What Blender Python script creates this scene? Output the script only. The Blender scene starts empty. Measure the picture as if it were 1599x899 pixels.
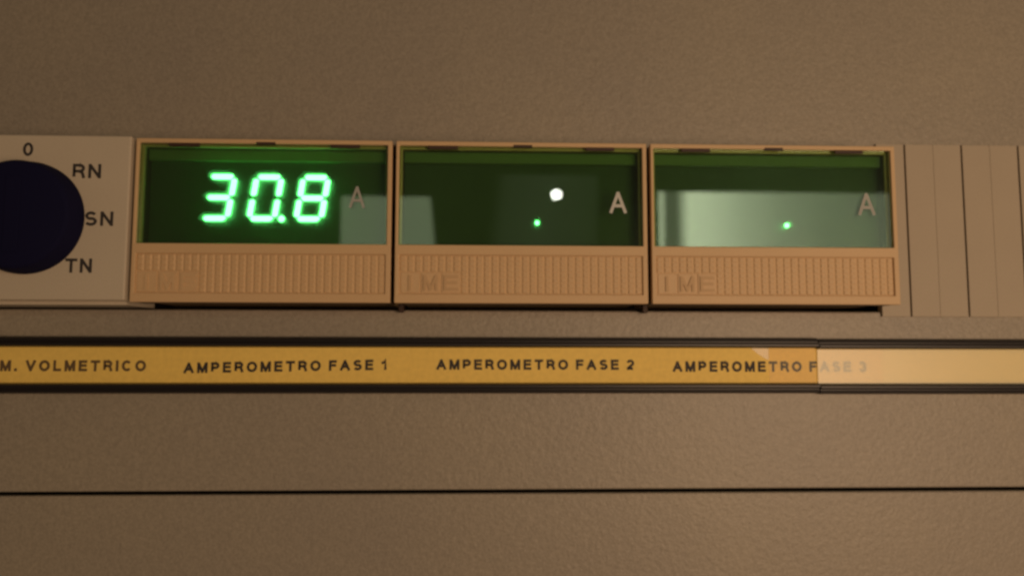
import bpy, bmesh, math
from mathutils import Vector, Matrix, Euler

S = bpy.context.scene
C = S.collection
MM = 0.001

# ------------------------------------------------------------------ camera
cam_d = bpy.data.cameras.new('camera')
cam = bpy.data.objects.new('camera', cam_d); C.objects.link(cam)
CAM = Vector((95.32, -199.54, -12.49)) * MM
cam.location = CAM
cam.rotation_euler = (math.radians(94.851), math.radians(-0.088), math.radians(-2.015))
cam_d.sensor_width = 36.0
cam_d.lens = 36.0 * 1155.0 / 1599.0
cam_d.clip_start = 0.005
cam_d.clip_end = 20.0
cam_d.dof.use_dof = True
cam_d.dof.focus_distance = 0.188
cam_d.dof.aperture_fstop = 13.0
S.camera = cam

# ------------------------------------------------------------------ world + lamps (a dim warm switch room)
W = bpy.data.worlds.new('World'); S.world = W
W.use_nodes = True
bg = W.node_tree.nodes['Background']
bg.inputs[0].default_value = (1.0, 0.72, 0.48, 1)
bg.inputs[1].default_value = 0.06

S.view_settings.view_transform = 'Standard'
S.view_settings.look = 'None'
S.view_settings.exposure = 0.0
S.view_settings.gamma = 1.0
S.cycles.use_denoising = True
S.cycles.filter_width = 2.7
S.cycles.max_bounces = 10
S.cycles.transparent_max_bounces = 16
S.cycles.caustics_refractive = True
S.cycles.sample_clamp_indirect = 6.0


def lamp(name, kind, loc, rot, color, power, **kw):
    d = bpy.data.lights.new(name, kind)
    d.color = color; d.energy = power
    for k, v in kw.items(): setattr(d, k, v)
    o = bpy.data.objects.new(name, d); C.objects.link(o)
    o.location = Vector(loc) * MM
    o.rotation_euler = rot
    return o


def aim(o, target):
    d = Vector(target) * MM - o.location
    o.rotation_euler = d.to_track_quat('-Z', 'Y').to_euler()


# main warm lamp, unseen: in front of the cabinet, low and to the right
k = lamp('warm_low_lamp', 'AREA', (360, -480, -50), (0, 0, 0), (1.0, 0.655, 0.405), 1.4, shape='DISK', size=0.24)
aim(k, (120, 0, 10))


def window_lamp(name, x0, x1, z0, z1, y, color, radiance, ramp, slant=0.0):
    """An area lamp for a bright patch of the room behind the photographer, which the three meter windows mirror."""
    w, h = (x1 - x0) * MM, (z1 - z0) * MM
    o = lamp(name, 'AREA', ((x0 + x1) / 2, y, (z0 + z1) / 2), (math.radians(90), 0, 0), color,
             radiance * math.pi * w * h, shape='RECTANGLE', size=w, size_y=h)
    # the lamp's -Z must look along +Y (towards the cabinet)
    o.rotation_euler = (math.radians(90), 0, 0)
    d = o.data; d.use_nodes = True
    nt = d.node_tree; N = nt.nodes; L = nt.links
    em = next(n for n in N if n.type == 'EMISSION')
    geo = N.new('ShaderNodeNewGeometry')
    sep = N.new('ShaderNodeSeparateXYZ'); L.new(geo.outputs['Position'], sep.inputs[0])
    add = N.new('ShaderNodeMath'); add.operation = 'MULTIPLY_ADD'
    L.new(sep.outputs['Z'], add.inputs[0]); add.inputs[1].default_value = slant
    L.new(sep.outputs['X'], add.inputs[2])
    mr = N.new('ShaderNodeMapRange')
    L.new(add.outputs[0], mr.inputs[0])
    mr.inputs[1].default_value = x0 * MM; mr.inputs[2].default_value = x1 * MM
    cr = N.new('ShaderNodeValToRGB'); L.new(mr.outputs[0], cr.inputs[0])
    el = cr.color_ramp.elements
    while len(el) > 1: el.remove(el[-1])
    el[0].position = ramp[0][0]; el[0].color = (ramp[0][1],) * 3 + (1,)
    for p, v in ramp[1:]:
        e = el.new(p); e.color = (v,) * 3 + (1,)
    L.new(cr.outputs[0], em.inputs['Strength'])
    return o


def ray(u, v):
    R = cam.rotation_euler.to_matrix()
    return R @ Vector(((u - 799.5) / 1155, -(v - 449.5) / 1155, -1))


def mirrored(u, v, y, glass_y=0.8):
    """Where a lamp at depth y (mm) stands for its mirror image in the meter glass to be seen there."""
    t = (2 * glass_y - y - CAM.y / MM) / ray(u, v).y
    return CAM / MM + t * ray(u, v)


LY = -700.0
a0, a1 = mirrored(533, 306, LY), mirrored(730, 405, LY)
window_lamp('lit_doorway_lamp', a0.x, a1.x, a1.z, a0.z, LY, (0.9, 1.0, 0.68), 1.2,
            [(0.0, 0.9), (0.80, 1.0), (0.83, 0.0)], slant=0.10)
b0, b1 = mirrored(1027, 299, LY), mirrored(1400, 405, LY)
window_lamp('lit_window_lamp', b0.x, b1.x, b1.z, b0.z, LY, (0.93, 1.0, 0.70), 5.6,
            [(0.0, 0.62), (0.022, 0.62), (0.034, 0.12), (0.08, 0.12), (0.13, 1.0), (0.22, 0.88), (0.36, 0.58), (0.52, 0.36), (0.7, 0.24), (1.0, 0.16)])
c0, c1 = mirrored(742, 272, LY), mirrored(935, 405, LY)  # unseen dim lamp added for a faint pale patch in the middle window
window_lamp('added_dim_lamp', c0.x, c1.x, c1.z, c0.z, LY, (0.9, 1.0, 0.7), 0.16,
            [(0.0, 0.0), (0.12, 0.7), (0.45, 1.0), (0.8, 0.6), (1.0, 0.0)], slant=-0.12)
bl = mirrored(867, 308, LY); bl.y = LY + 15
lamp('round_bulb_lamp', 'AREA', bl, (math.radians(90), 0, 0), (1, 0.98, 0.94), 45 * math.pi * math.pi * 0.0055 ** 2, shape='DISK', size=0.011)


# ------------------------------------------------------------------ materials
def mat(name, base, rough=0.5, bump=None, var=0.0, var_scale=60, spec=0.5, speck=None, alt=None):
    m = bpy.data.materials.new(name); m.use_nodes = True
    nt = m.node_tree; N = nt.nodes; L = nt.links
    p = N['Principled BSDF']
    p.inputs['Base Color'].default_value = (*base, 1)
    p.inputs['Roughness'].default_value = rough
    p.inputs['Specular IOR Level'].default_value = spec
    tc = N.new('ShaderNodeTexCoord')
    if var:
        n = N.new('ShaderNodeTexNoise'); n.inputs['Scale'].default_value = var_scale; n.inputs['Detail'].default_value = 5
        L.new(tc.outputs['Object'], n.inputs['Vector'])
        mx = N.new('ShaderNodeMix'); mx.data_type = 'RGBA'
        mx.inputs[6].default_value = (*[c * (1 - var) for c in base], 1)
        mx.inputs[7].default_value = (*(alt or [min(1, c * (1 + var)) for c in base]), 1)
        L.new(n.outputs['Fac'], mx.inputs[0]); out = mx.outputs[2]
        if speck:
            n2 = N.new('ShaderNodeTexNoise'); n2.inputs['Scale'].default_value = speck[0]; n2.inputs['Detail'].default_value = 2
            L.new(tc.outputs['Object'], n2.inputs['Vector'])
            mr = N.new('ShaderNodeMapRange'); L.new(n2.outputs['Fac'], mr.inputs[0])
            mr.inputs[1].default_value = 0.3; mr.inputs[2].default_value = 0.7
            mr.inputs[3].default_value = 1 - speck[1]; mr.inputs[4].default_value = 1 + speck[1]
            mm = N.new('ShaderNodeMix'); mm.data_type = 'RGBA'; mm.blend_type = 'MULTIPLY'; mm.inputs[0].default_value = 1
            L.new(out, mm.inputs[6]); L.new(mr.outputs[0], mm.inputs[7]); out = mm.outputs[2]
        L.new(out, p.inputs['Base Color'])
    if bump:
        prev = None
        for (sc, dist) in bump:
            n = N.new('ShaderNodeTexNoise'); n.inputs['Scale'].default_value = sc; n.inputs['Detail'].default_value = 2
            L.new(tc.outputs['Object'], n.inputs['Vector'])
            b = N.new('ShaderNodeBump'); b.inputs['Strength'].default_value = 1; b.inputs['Distance'].default_value = dist * MM
            L.new(n.outputs['Fac'], b.inputs['Height'])
            if prev: L.new(prev.outputs[0], b.inputs['Normal'])
            prev = b
        L.new(prev.outputs[0], p.inputs['Normal'])
    return m


def glow(name, col, strength):
    m = bpy.data.materials.new(name); m.use_nodes = True
    p = m.node_tree.nodes['Principled BSDF']
    p.inputs['Base Color'].default_value = (0.2, 0.6, 0.3, 1)
    p.inputs['Emission Color'].default_value = (*col, 1)
    p.inputs['Emission Strength'].default_value = strength
    return m


def clear_sheet(name, tint, haze=0.0, haze_rough=0.35, refl=1.0, film=0.0, film_col=(1, .9, .75), gloss=0.012):
    """A thin tinted acrylic pane: tinted see-through, a little blur from its grained face, a mirror film by Fresnel."""
    m = bpy.data.materials.new(name); m.use_nodes = True
    nt = m.node_tree; N = nt.nodes; L = nt.links
    N.remove(N['Principled BSDF'])
    out = next(n for n in N if n.type == 'OUTPUT_MATERIAL')
    tr = N.new('ShaderNodeBsdfTransparent'); tr.inputs[0].default_value = (*tint, 1)
    cur = tr.outputs[0]
    if haze:
        rf = N.new('ShaderNodeBsdfRefraction'); rf.inputs['Color'].default_value = (*tint, 1)
        rf.inputs['Roughness'].default_value = haze_rough; rf.inputs['IOR'].default_value = 1.4
        mx = N.new('ShaderNodeMixShader'); mx.inputs[0].default_value = haze
        L.new(cur, mx.inputs[1]); L.new(rf.outputs[0], mx.inputs[2]); cur = mx.outputs[0]
    if film:
        df = N.new('ShaderNodeBsdfDiffuse'); df.inputs[0].default_value = (*film_col, 1)
        mx = N.new('ShaderNodeMixShader'); mx.inputs[0].default_value = film
        L.new(cur, mx.inputs[1]); L.new(df.outputs[0], mx.inputs[2]); cur = mx.outputs[0]
    gl = N.new('ShaderNodeBsdfGlossy'); gl.inputs['Roughness'].default_value = gloss
    fr = N.new('ShaderNodeFresnel'); fr.inputs['IOR'].default_value = 1.5
    mu = N.new('ShaderNodeMath'); mu.operation = 'MULTIPLY'; mu.inputs[1].default_value = refl
    L.new(fr.outputs[0], mu.inputs[0])
    mx = N.new('ShaderNodeMixShader')
    L.new(mu.outputs[0], mx.inputs[0]); L.new(cur, mx.inputs[1]); L.new(gl.outputs[0], mx.inputs[2])
    L.new(mx.outputs[0], out.inputs['Surface'])
    return m


M = {}
M['paint'] = mat('textured_grey_paint', (0.325, 0.288, 0.25), 0.46, [(720, 0.15), (1900, 0.05)], 0.13, 20, 0.5, (1400, 0.11), alt=(0.36, 0.315, 0.24))
M['plastic'] = mat('beige_plastic', (0.64, 0.445, 0.25), 0.5, [(2500, 0.012)], 0.04, 80, 0.4, (2200, 0.04))
M['emblem'] = mat('shaded_beige_plastic', (0.565, 0.38, 0.205), 0.6)  # darker beige puts the shade of the raised emblem letters into their colour
M['plate'] = mat('pale_grey_plastic', (0.58, 0.51, 0.405), 0.5, [(2500, 0.012)], 0.04, 80, 0.4, (2200, 0.04))
M['blank'] = mat('grey_beige_plastic', (0.43, 0.365, 0.28), 0.55, [(2500, 0.012)], 0.05, 80, 0.4, (2200, 0.04))
M['knob'] = mat('black_blue_plastic', (0.007, 0.007, 0.032), 0.85, [(2000, 0.02)], 0, 0, 0.12)
M['black'] = mat('black_plastic', (0.018, 0.015, 0.016), 0.4, [(2500, 0.01)], 0, 0, 0.4)
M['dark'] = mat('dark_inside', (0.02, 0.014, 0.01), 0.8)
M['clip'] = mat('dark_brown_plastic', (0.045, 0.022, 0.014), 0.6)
M['ink'] = mat('black_ink', (0.035, 0.03, 0.03), 0.7)
M['faded_ink'] = mat('faded_brown_ink', (0.13, 0.085, 0.04), 0.7)
M['paper'] = mat('yellow_paper', (0.94, 0.67, 0.17), 0.6, None, 0.07, 45, 0.3, (700, 0.05))
M['paper_pale'] = mat('glare_paled_paper', (0.96, 0.76, 0.24), 0.6, None, 0.06, 45, 0.3, (700, 0.05))  # paler copy of the yellow paper: the cover's glare put into its colour
M['white_ink'] = mat('pale_grey_ink', (0.58, 0.58, 0.56), 0.6)
M['white_ink_thin'] = mat('thin_pale_grey_ink', (0.40, 0.40, 0.38), 0.6)
M['board'] = mat('dark_display_board', (0.065, 0.105, 0.055), 0.9, None, 0.15, 60, 0.0)
M['bezel'] = mat('grey_display_bezel', (0.16, 0.24, 0.10), 0.9, None, 0.1, 60, 0.0)
M['glass'] = clear_sheet('green_filter_glass', (0.76, 0.885, 0.70), haze=0.15, haze_rough=0.6, refl=1.6)
M['cover'] = clear_sheet('clear_cover', (0.97, 0.95, 0.92), refl=1.0, film=0.25, film_col=(1, 1, .70), gloss=0.32)  # pale diffuse film stands in for a veil of reflection on the cover
M['flap'] = clear_sheet('lifted_tape', (0.96, 0.95, 0.93), film=0.18, film_col=(1, 1, .85), gloss=0.4)
M['tape'] = clear_sheet('clear_tape', (0.98, 0.96, 0.93), film=0.035, film_col=(1, 1, .7), gloss=0.45, refl=0.3)
M['led'] = glow('green_light', (0.15, 1.0, 0.30), 10.5)
M['led_dim'] = glow('green_light_dot', (0.15, 1.0, 0.30), 10.0)


# ------------------------------------------------------------------ mesh helpers (all in mm)
class MB:
    def __init__(s): s.v = []; s.f = []

    def prism(s, poly, y0, y1, inset=0.0, iz=None):
        """polygon in (x, z), counter-clockwise seen from the front (-y); y0 front, y1 back"""
        n = len(poly); b = len(s.v)
        cx = sum(p[0] for p in poly) / n; cz = sum(p[1] for p in poly) / n
        for (x, z) in poly:
            if inset:
                x += -math.copysign(min(inset, abs(x - cx)), x - cx); z += -math.copysign(min(inset if iz is None else iz, abs(z - cz)), z - cz)
            s.v.append((x, y0, z))
        for (x, z) in poly: s.v.append((x, y1, z))
        s.f.append(list(range(b, b + n)))
        s.f.append(list(range(b + 2 * n - 1, b + n - 1, -1)))
        for i in range(n):
            j = (i + 1) % n
            s.f.append([b + i, b + n + i, b + n + j, b + j])
        return s

    def box(s, x0, x1, y0, y1, z0, z1, inset=0.0, iz=None):
        return s.prism([(x0, z0), (x1, z0), (x1, z1), (x0, z1)], y0, y1, inset, iz)

    def plate(s, xs, zs, y0, y1, holes):
        """slab on a grid of cuts with the cells of `holes` (i, j) left open"""
        solid = lambda i, j: 0 <= i < len(xs) - 1 and 0 <= j < len(zs) - 1 and (i, j) not in holes
        idx = {}
        def V(i, j, y):
            k = (i, j, y)
            if k not in idx: idx[k] = len(s.v); s.v.append((xs[i], y, zs[j]))
            return idx[k]
        for i in range(len(xs) - 1):
            for j in range(len(zs) - 1):
                if not solid(i, j): continue
                s.f.append([V(i, j, y0), V(i + 1, j, y0), V(i + 1, j + 1, y0), V(i, j + 1, y0)])
                s.f.append([V(i, j + 1, y1), V(i + 1, j + 1, y1), V(i + 1, j, y1), V(i, j, y1)])
                for (di, dj, a, b) in ((-1, 0, (i, j), (i, j + 1)), (1, 0, (i + 1, j + 1), (i + 1, j)),
                                       (0, -1, (i + 1, j), (i, j)), (0, 1, (i, j + 1), (i + 1, j + 1))):
                    if not solid(i + di, j + dj):
                        s.f.append([V(*a, y0), V(*b, y0), V(*b, y1), V(*a, y1)])
        return s

    def profile_x(s, prof, x0, x1):
        """profile of (y, z) points swept along x"""
        n = len(prof); b = len(s.v)
        for x in (x0, x1):
            for (y, z) in prof: s.v.append((x, y, z))
        s.f.append(list(range(b, b + n))); s.f.append(list(range(b + 2 * n - 1, b + n - 1, -1)))
        for i in range(n):
            j = (i + 1) % n
            s.f.append([b + i, b + n + i, b + n + j, b + j])
        return s

    def build(s, name, m, parent=None, bevel=0.0, seg=2, smooth=False):
        me = bpy.data.meshes.new(name)
        me.from_pydata([(x * MM, y * MM, z * MM) for x, y, z in s.v], [], s.f)
        bm = bmesh.new(); bm.from_mesh(me)
        bmesh.ops.recalc_face_normals(bm, faces=bm.faces)
        bm.to_mesh(me); bm.free()
        me.materials.append(m)
        o = bpy.data.objects.new(name, me); C.objects.link(o)
        if parent: o.parent = parent
        if bevel:
            md = o.modifiers.new('bevel', 'BEVEL'); md.width = bevel * MM; md.segments = seg
            md.limit_method = 'ANGLE'; md.angle_limit = math.radians(40)
        if smooth:
            for p in me.polygons: p.use_smooth = True
        return o


def disc(name, m, cx, cz, rings, parent=None, n=96):
    """solid of revolution about y: rings = [(radius, y), ...] from the back rim to the front centre"""
    b = MB()
    for (r, y) in rings:
        for i in range(n):
            a = 2 * math.pi * i / n
            b.v.append((cx + r * math.cos(a), y, cz + r * math.sin(a)))
    for q in range(len(rings) - 1):
        for i in range(n):
            j = (i + 1) % n
            b.f.append([q * n + i, q * n + j, (q + 1) * n + j, (q + 1) * n + i])
    b.f.append(list(range((len(rings) - 1) * n, len(rings) * n)))
    b.f.append(list(range(n - 1, -1, -1)))
    o = b.build(name, m, parent, smooth=True)
    md = o.modifiers.new('edges', 'EDGE_SPLIT'); md.split_angle = math.radians(50)
    return o


def arc(cx, cz, rx, rz, d0, d1, n=14):
    return [(cx + rx * math.cos(math.radians(d0 + (d1 - d0) * i / n)), cz + rz * math.sin(math.radians(d0 + (d1 - d0) * i / n))) for i in range(n + 1)]


# grotesque capitals as stroke centre lines in a unit cell (cap height 1, origin lower left): width, strokes
GL = {
    'A': (0.76, [[(0.0, 0), (0.37, 0.98)], [(0.39, 0.98), (0.76, 0)], [(0.20, 0.32), (0.56, 0.32)]]),
    'C': (0.74, [arc(0.37, 0.5, 0.37, 0.5, 42, 318, 24)]),
    'E': (0.58, [[(0.58, 0), (0, 0), (0, 1), (0.57, 1)], [(0, 0.53), (0.53, 0.53)]]),
    'F': (0.54, [[(0, 0), (0, 1), (0.54, 1)], [(0, 0.52), (0.48, 0.52)]]),
    'I': (0.0, [[(0, 0), (0, 1)]]),
    'L': (0.52, [[(0, 1), (0, 0), (0.52, 0)]]),
    'M': (0.80, [[(0, 0), (0, 1)], [(0.05, 0.97), (0.39, 0.03)], [(0.41, 0.03), (0.75, 0.97)], [(0.80, 1), (0.80, 0)]]),
    'N': (0.66, [[(0, 0), (0, 1)], [(0.05, 0.96), (0.61, 0.04)], [(0.66, 0), (0.66, 1)]]),
    'O': (0.80, [arc(0.40, 0.5, 0.40, 0.5, 90, 450, 32)]),
    '0': (0.54, [arc(0.27, 0.5, 0.27, 0.5, 90, 450, 32)]),
    'P': (0.60, [[(0, 0), (0, 1), (0.34, 1)] + arc(0.34, 0.73, 0.26, 0.27, 90, -90) + [(0, 0.46)]]),
    'R': (0.64, [[(0, 0), (0, 1), (0.36, 1)] + arc(0.36, 0.74, 0.26, 0.26, 90, -90) + [(0, 0.48)], [(0.34, 0.47), (0.52, 0.40), (0.58, 0.24), (0.64, 0)]]),
    'S': (0.62, [arc(0.31, 0.745, 0.28, 0.255, 25, 250, 16) + arc(0.31, 0.26, 0.31, 0.26, 72, -155, 16)]),
    'T': (0.66, [[(0, 1), (0.66, 1)], [(0.33, 1), (0.33, 0)]]),
    'V': (0.72, [[(0, 1), (0.35, 0.02)], [(0.37, 0.02), (0.72, 1)]]),
    '1': (0.26, [[(0, 0.74), (0.20, 0.82), (0.26, 1), (0.26, 0)]]),
    '2': (0.56, [arc(0.28, 0.70, 0.28, 0.30, 170, -30, 14) + [(0.02, 0.05), (0.02, 0), (0.57, 0)]]),
    '3': (0.56, [arc(0.27, 0.745, 0.25, 0.255, 165, -80, 14), arc(0.27, 0.26, 0.29, 0.26, 85, -165, 14)]),
    '.': (0.02, [[(0, 0), (0, 0.03)]]),
}


def lettering(name, text, m, x0, x1, z0, z1, y, parent=None, gap=0.30, weight=0.15, tilt=0.0, thick=0.05):
    """text fitted to a box in the x-z plane, facing -y: each stroke a flat bar of constant width, a little thick"""
    pen = 0.0; strokes = []
    for ch in text:
        if ch == ' ':
            pen += 0.5; continue
        w, st = GL[ch]
        for q in st: strokes.append([(pen + x, z) for x, z in q])
        pen += w + weight + gap
    total = pen - gap - weight
    H = z1 - z0; hw = weight * H / 2
    fx = (x1 - x0 - 2 * hw) / max(total, 1e-6) if total > 0.05 else 0.0
    b = MB()
    for n, q in enumerate(strokes):
        pts = [Vector((x0 + hw + x * fx, z0 + hw + z * (H - 2 * hw))) for x, z in q]
        closed = (pts[0] - pts[-1]).length < 1e-5
        if closed: pts = pts[:-1]
        N = len(pts); lo = []; hi = []
        for i in range(N):
            p = pts[i]
            pv = pts[i - 1] if (i or closed) else None
            nx = pts[(i + 1) % N] if (i < N - 1 or closed) else None
            d0 = (p - pv).normalized() if pv is not None else None
            d1 = (nx - p).normalized() if nx is not None else None
            if d0 is None: d0 = d1; p = p - d1 * hw * (0 if N > 12 else 1)
            if d1 is None: d1 = d0; p = p + d0 * hw * (0 if N > 12 else 1)
            n0 = Vector((-d0.y, d0.x)); n1 = Vector((-d1.y, d1.x))
            mm = n0 + n1
            mm = n0 if mm.length < 1e-4 else mm.normalized()
            k = min(hw / max(0.3, mm.dot(n0)), hw * 2.0)
            lo.append(p - mm * k); hi.append(p + mm * k)
        yf = y - thick - n % 7 * 0.004
        base = len(b.v)
        tz = lambda p: p.y + (p.x - x0) * math.tan(tilt)
        for p in lo: b.v.append((p.x, yf, tz(p)))
        for p in hi: b.v.append((p.x, yf, tz(p)))
        for p in lo: b.v.append((p.x, y, tz(p)))
        for p in hi: b.v.append((p.x, y, tz(p)))
        for i in range(N if closed else N - 1):
            j = (i + 1) % N
            A, B = base, base + N; D, F = base + 2 * N, base + 3 * N
            b.f.append([A + i, A + j, B + j, B + i])
            b.f.append([A + i, D + i, D + j, A + j]); b.f.append([B + j, F + j, F + i, B + i])
            b.f.append([D + j, D + i, F + i, F + j])
        if not closed:
            for i in (0, N - 1): b.f.append([base + i, base + N + i, base + 3 * N + i, base + 2 * N + i])
    return b.build(name, m, parent)


def thing(name, label, cat, loc=(0, 0, 0), group=None):
    o = bpy.data.objects.new(name, None); C.objects.link(o)
    o.empty_display_size = 0.01
    o.location = Vector(loc) * MM
    tag(o, label, cat, group)
    return o


def tag(o, label, cat=None, group=None, kind=None):
    o['label'] = label
    if cat: o['category'] = cat
    if group: o['group'] = group
    if kind: o['kind'] = kind


# ------------------------------------------------------------------ the cabinet front (the setting)
PY = 14.64                      # depth of the painted sheet behind the meters' faces
SEAM = -52.28
o = MB().plate([-160, -75, 300, 420], [SEAM + 0.52, -0.9, 47.6, 190], PY, PY + 2.5, {(1, 1)}).build('upper_panel', M['paint'], None, 0.5, 3)
tag(o, 'grey brown textured metal panel carrying the meters and the label rail', 'panel', kind='structure')
o = MB().box(-160, 420, PY + 0.15, PY + 2.6, -170, SEAM - 0.52).build('lower_panel', M['paint'], None, 0.6, 3)
tag(o, 'plain grey brown metal panel below the dark horizontal gap', 'panel', kind='structure')
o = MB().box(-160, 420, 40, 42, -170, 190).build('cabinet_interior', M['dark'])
tag(o, 'dark inside of the cabinet seen through the gaps', 'cabinet', kind='structure')

# ------------------------------------------------------------------ rotary selector switch
sw = thing('selector_switch', 'pale square selector switch with round black knob and positions 0, RN, SN, TN', 'switch', (-27.6, 0, 0.7))
sx, sz = 27.6, -0.7             # world -> local shifts
def L2(x): return x + sx
b = MB().box(-55 + sx, -0.75 + sx, 0, 3.2, 0.0, 44.55)
b.build('face_plate', M['plate'], sw, 0.45, 3)
MB().box(-54 + sx, -1.6 + sx, 3.25, 20, -1.0, 43.6).build('switch_body', M['plate'], sw)
kx, kz = -27.2 + sx, 22.6 + sz
kn = disc('knob', M['knob'], kx, kz, [(15.1, -0.05), (15.1, -1.0), (14.9, -1.5), (14.3, -5.6), (13.9, -6.2), (13.2, -6.45), (0.01, -6.5)], sw)
g = MB().box(kx - 1.9, kx + 1.9, -6.75, -6.4, kz - 10.0, kz + 10.0)
g.build('grip_ridge', M['knob'], kn, 0.5, 3)
for (t, x0, x1, z0, z1) in (('0', -29.3, -26.6, 39.4, 43.1), ('RN', -15.9, -8.4, 33.5, 37.4), ('SN', -12.1, -4.6, 20.6, 24.5), ('TN', -16.6, -9.6, 8.0, 11.8)):
    lettering('position_mark', t, M['ink'], x0 + sx, x1 + sx, z0 + sz, z1 + sz, -0.01, sw, 0.22, 0.2)

# ------------------------------------------------------------------ digital ammeters
WX0, WX1, WZ0, WZ1 = 1.35, 68.25, 16.1, 43.55          # the window opening
GX0, GX1, GZ0, GZ1 = 1.7, 68.0, 2.75, 13.35            # the ribbed field
HX0, HX1, HZ0, HZ1 = 0.5, 69.45, 0.3, 44.75
mt = thing('digital_ammeter', 'beige digital ammeter lit up with the green number 30.8', 'ammeter', (0, 0, 0), 'digital ammeters in a row')
b = MB().plate([HX0, WX0, GX0, GX1, WX1, HX1], [HZ0, GZ0, GZ1, WZ0, WZ1, HZ1], 0, 1.9,
               {(2, 1), (1, 3), (2, 3), (3, 3)})
b.build('front_frame', M['plastic'], mt, 0.28, 3)
# ledge behind the filter, then the box of the housing
MB().plate([HX0 + .15, WX0 + 0.75, WX1 - 0.75, HX1 - .15], [HZ0 + .15, WZ0 + 0.35, WZ1 - 0.7, HZ1 - .15], 1.93, 2.9, {(1, 1)}).build('window_ledge', M['plastic'], mt, 0.15, 2)
MB().plate([HX0 + .15, WX0 + 0.85, WX1 - 0.85, HX1 - .15], [HZ0 + .15, WZ0 + 0.4, WZ1 - 0.7, HZ1 - .15], 2.93, 9.0, {(1, 1)}).build('housing', M['clip'], mt, 0.15, 2)
MB().box(HX0 + 1.0, HX1 - 1.0, 9.05, 30, HZ0 + 0.6, HZ1 - 1.0).build('rear_body', M['plastic'], mt)
gr = MB().box(GX0 + .02, GX1 - .02, 0.62, 1.5, GZ0 + .02, GZ1 - .02)
NX, NZ = 32, 7
cw, chh = (GX1 - GX0) / NX, (GZ1 - GZ0 - 0.3) / NZ
LGX, LGZ = GX0 + 0.25 + 8.05 * cw, GZ0 + 0.15 + 3.95 * chh
for i in range(NX):
    for j in range(NZ):
        if i < 8 and j < 4: continue
        x, z = GX0 + i * cw, GZ0 + 0.15 + j * chh
        gr.box(x + 0.2, x + cw - 0.2, 0.33, 0.64, z + 0.1, z + chh - 0.1, inset=0.28, iz=0.16)
for i in range(NX):
    x = GX0 + i * cw
    gr.box(x + 0.13, x + cw - 0.13, 0.50, 0.645, LGZ if i < 8 else GZ0 + 0.15, GZ1 - 0.15, inset=0.2, iz=0.1)
gp = gr.build('ribbed_grille', M['plastic'], mt)
# moulded three-cell emblem in the lower left corner of the ribbed field
lg = MB()
cell = (LGX - GX0 - 0.4) / 3
for q in range(3):
    x = GX0 + 0.3 + q * cell
    lg.box(x + 0.16, x + cell - 0.16, 0.36, 0.63, GZ0 + 0.25, LGZ - 0.15, inset=0.1)
lo = lg.build('emblem', M['plastic'], gp)
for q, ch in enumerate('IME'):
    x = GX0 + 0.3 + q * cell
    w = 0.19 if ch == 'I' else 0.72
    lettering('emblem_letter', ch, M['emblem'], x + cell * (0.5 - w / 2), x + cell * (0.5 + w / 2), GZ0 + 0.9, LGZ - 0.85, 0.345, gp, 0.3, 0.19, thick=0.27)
MB().box(WX0 + .03, WX1 - .03, 0.75, 1.85, WZ0 + .03, WZ1 - .03).build('filter_window', M['glass'], mt, 0.1, 1)
# retaining clips in the top edge of the window and the pry slot in the frame
for (c0, c1) in ((9.2, 17.4), (52.6, 60.6)):
    MB().box(c0, c1, 0.2, 0.74, WZ1 - 0.95, WZ1 - 0.02).build('retaining_clip', M['clip'], mt, 0.1, 1)
MB().box(32.6, 37.8, -0.012, 0.7, WZ1 - 0.3, WZ1 + 0.42).build('pry_slot', M['clip'], mt)
# inside: board and a bezel strip above it
MB().box(WX0 + .9, WX1 - .9, 5.75, 8.6, WZ0 + 0.45, WZ1 - 0.8).build('display_board', M['board'], mt)
MB().box(WX0 + .9, WX1 - .9, 4.0, 5.72, 39.7, WZ1 - 0.75).build('display_bezel', M['bezel'], mt, 0.15, 2)


def copy_tree(o, parent=None):
    c = o.copy(); C.objects.link(c); c.parent = parent
    for ch in list(o.children): copy_tree(ch, c)
    return c


mt2 = copy_tree(mt); mt2.location = Vector((70.05, 0, 0)) * MM
mt2['label'] = 'beige digital ammeter with green dot and bright round white reflection in its dark window'
mt3 = copy_tree(mt); mt3.location = Vector((140.1, 0, 0)) * MM
mt3['label'] = 'beige digital ammeter with broad pale reflection across its window, beside the blank covers'

for part in list(mt.children_recursive):          # the first meter's emblem letters go without the painted shade: same plastic as their tile
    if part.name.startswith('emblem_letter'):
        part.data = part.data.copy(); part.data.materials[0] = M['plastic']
# printed unit letters on the windows
lettering('unit_letter', 'A', M['white_ink_thin'], 57.9, 62.1, 26.2, 32.2, 0.74, mt, 0.3, 0.11)
lettering('unit_letter', 'A', M['white_ink'], 59.2, 63.9, 25.3, 31.3, 0.74, mt2, 0.3, 0.14)
lettering('unit_letter', 'A', M['white_ink_thin'], 58.9, 63.7, 25.3, 31.6, 0.74, mt3, 0.3, 0.13)

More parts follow.
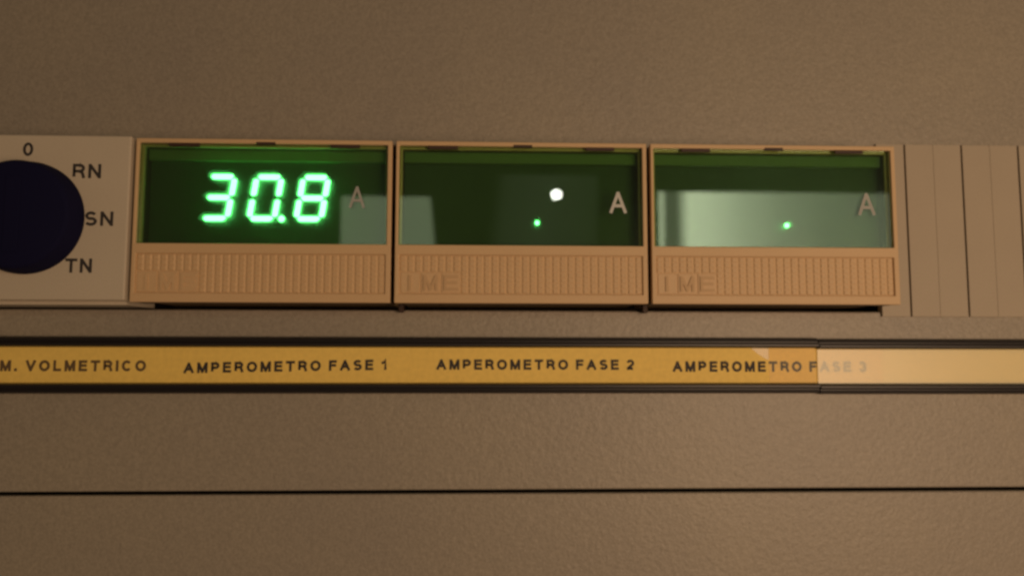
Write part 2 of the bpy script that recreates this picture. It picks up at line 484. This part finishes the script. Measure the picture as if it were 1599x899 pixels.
# lit seven-segment digits
DY = 5.6
SL = 0.155                       # slant
def digit(ox, oz, segs, w=6.9, h=11.7, th=1.54):
    """segment centre lines on a slanted frame; (ox, oz) is the lower left corner of the frame"""
    b = MB(); g = 0.27
    P = lambda x, z: (ox + x + (z) * SL, oz + z)
    t = th / 2
    def hseg(z):
        a, e = g + 0.25, w - g - 0.25
        b.prism([P(a - .25, z), P(a + t * .7, z - t), P(e - t * .7, z - t), P(e + .25, z), P(e - t * .35, z + t * 0.98), P(a + t * .35, z + t * 0.98)], DY, DY + 1.2)
    def vseg(x, z0, z1):
        a, e = z0 + g + .15, z1 - g - .15
        b.prism([P(x, a), P(x + t, a + t * .55), P(x + t, e - t * .55), P(x, e), P(x - t, e - t * .55), P(x - t, a + t * .55)], DY, DY + 1.2)
    H = h / 2
    for s in segs:
        {'a': lambda: hseg(h), 'g': lambda: hseg(H), 'd': lambda: hseg(0), 'f': lambda: vseg(0, H, h), 'b': lambda: vseg(w, H, h),
         'e': lambda: vseg(0, 0, H), 'c': lambda: vseg(w, 0, H)}[s]()
    return b


DX0 = 16.6; DZ = 23.9; PITCH = 12.9
for i, segs in enumerate(('abgcd', 'abcdef', 'abcdefg')):
    digit(DX0 + i * PITCH, DZ, segs).build('digit', M['led'], mt)
disc('decimal_point', M['led'], DX0 + PITCH + 8.9, DZ + 0.0, [(0.9, DY + 1.2), (0.9, DY), (0.01, DY)], mt, 24)
disc('decimal_point', M['led_dim'], 39.5, 23.3, [(0.62, DY + 1.2), (0.62, DY), (0.01, DY)], mt2, 24)
disc('decimal_point', M['led_dim'], 40.6, 23.1, [(0.68, DY + 1.2), (0.68, DY), (0.01, DY)], mt3, 24)
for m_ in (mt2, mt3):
    # small dark tab added for the shade in the gap beside the meter
    MB().box(0.3, 1.8, 11.8, 14.2, -1.6, 0.9).build('gap_shade_tab', M['clip'], m_, 0.2, 1)

# ------------------------------------------------------------------ blanking plates
def blank(label, x0, x1, score):
    t = thing('blanking_plate', label, 'cover plate', (x0, PY, -2.28), 'blanking plates beside the meters')
    w = x1 - x0
    cuts = [0.2, w - 0.2] if not score else [0.2, w / 2 - 0.025, w / 2 + 0.025, w - 0.2]
    for i in range(0, len(cuts), 2):
        MB().box(cuts[i], cuts[i + 1], 0 - 0.9, 1.6, 0, 51.6).build('cover_half' if score else 'cover_face', M['blank'], t, 0.08, 2)
    if score: MB().box(0.5, w - 0.5, -0.6, 1.7, 0.3, 51.3).build('backing', M['blank'], t)
blank('narrow grey beige blank cover partly hidden behind the third meter', 211.6, 220.4, False)
blank('first full grey beige blank cover with a thin score down its middle', 220.55, 237.85, True)
blank('grey beige blank cover with score line at the far edge of the row', 238.0, 255.3, True)
blank('last blank cover of the row, cut off by the edge', 255.45, 272.7, True)

# ------------------------------------------------------------------ label rails
def rail(label, x0, x1, dz):
    t = thing('label_rail', label, 'label rail', (x0, PY, -16.6 + dz), 'black label rails')
    w = x1 - x0
    MB().box(0, w, -0.5, -0.02, -5.6, 5.6).build('backing', M['black'], t)
    for s in (1, -1):
        prof = [(-0.02, 5.05), (-1.3, 5.05), (-2.9, 5.35), (-3.1, 5.6), (-3.1, 6.2), (-2.7, 6.45), (-2.35, 6.5), (-2.35, 6.95), (-2.7, 7.05), (-2.6, 7.5), (-1.6, 7.95), (-0.02, 7.95)]
        prof = [(y, z * s) for y, z in prof]
        MB().profile_x(prof, 0, w).build('lip', M['black'], t, 0.08, 1)
    return t
r1 = rail('long black label rail holding the yellow labels under the meters', -120, 191.6, 0)
r2 = rail('short black label rail piece under a clear cover, below the blank covers', 191.75, 380, -0.25)
MB().box(0.05, 188, -1.15, -0.85, -4.95, 4.95).build('clear_cover', M['cover'], r2, 0.05, 1)

TY = PY - 0.62
def label_strip(label, x0, x1, m, text=None):
    o = MB().box(x0, x1, TY, TY + 0.1, -21.6, -11.6).build('paper_label', m)
    tag(o, label, 'label', 'yellow paper labels in the rail')
    if text:
        t, a, e, z0, z1, tilt, ink, bold = text
        lettering('label_text', t, ink, a, e, z0, z1, TY - 0.004, o, 0.36, bold, tilt, 0.02)
    return o
def recentre(o, x, z):
    """origin to the thing's own base"""
    d = Vector((x, TY, z)) * MM
    o.data.transform(Matrix.Translation(-d)); o.location = d
    for c in o.children: c.data.transform(Matrix.Translation(-d))
for args, in (
    (('yellow label reading COMM. VOLMETRICO in faded print under the selector switch', -70, 3.9, M['paper'], ('COMM. VOLMETRICO', -52.4, -0.6, -18.4, -15.3, 0, M['faded_ink'], 0.245)),),
    (('yellow label reading AMPEROMETRO FASE 1', 3.91, 73.44, M['paper'], ('AMPEROMETRO FASE 1', 9.9, 67.0, -18.95, -15.95, math.radians(1.0), M['ink'], 0.245)),),
    (('yellow label reading AMPEROMETRO FASE 2', 73.45, 143.15, M['paper'], ('AMPEROMETRO FASE 2', 81.2, 138.2, -17.9, -14.95, 0, M['ink'], 0.245)),),
    (('yellow label reading AMPEROMETRO FASE 3, its end under the clear cover', 143.16, 211.4, M['paper'], ('AMPEROMETRO FASE 3', 149.4, 206.5, -18.45, -15.4, 0, M['ink'], 0.245)),),
    (('blank yellow label under the clear cover at the end of the rail, paled as by glare', 211.41, 380, M['paper_pale'], None),)):
    o = label_strip(*args); recentre(o, args[1], -21.6)

o = MB().prism([(177.6, -21.5), (191.4, -21.5), (191.4, -11.65), (177.6, -11.65)], TY - 0.22, TY - 0.12).build('clear_tape', M['tape'])
tag(o, 'piece of clear tape with torn corner stuck over TRO on the third meter label', 'tape')
MB().prism([(172.4, -11.65), (174.3, -13.2), (177.0, -14.9), (177.55, -14.9), (177.55, -11.65)], TY - 0.22, TY - 0.12).build('torn_corner', M['flap'], o)
recentre(o, 184, -21.5)
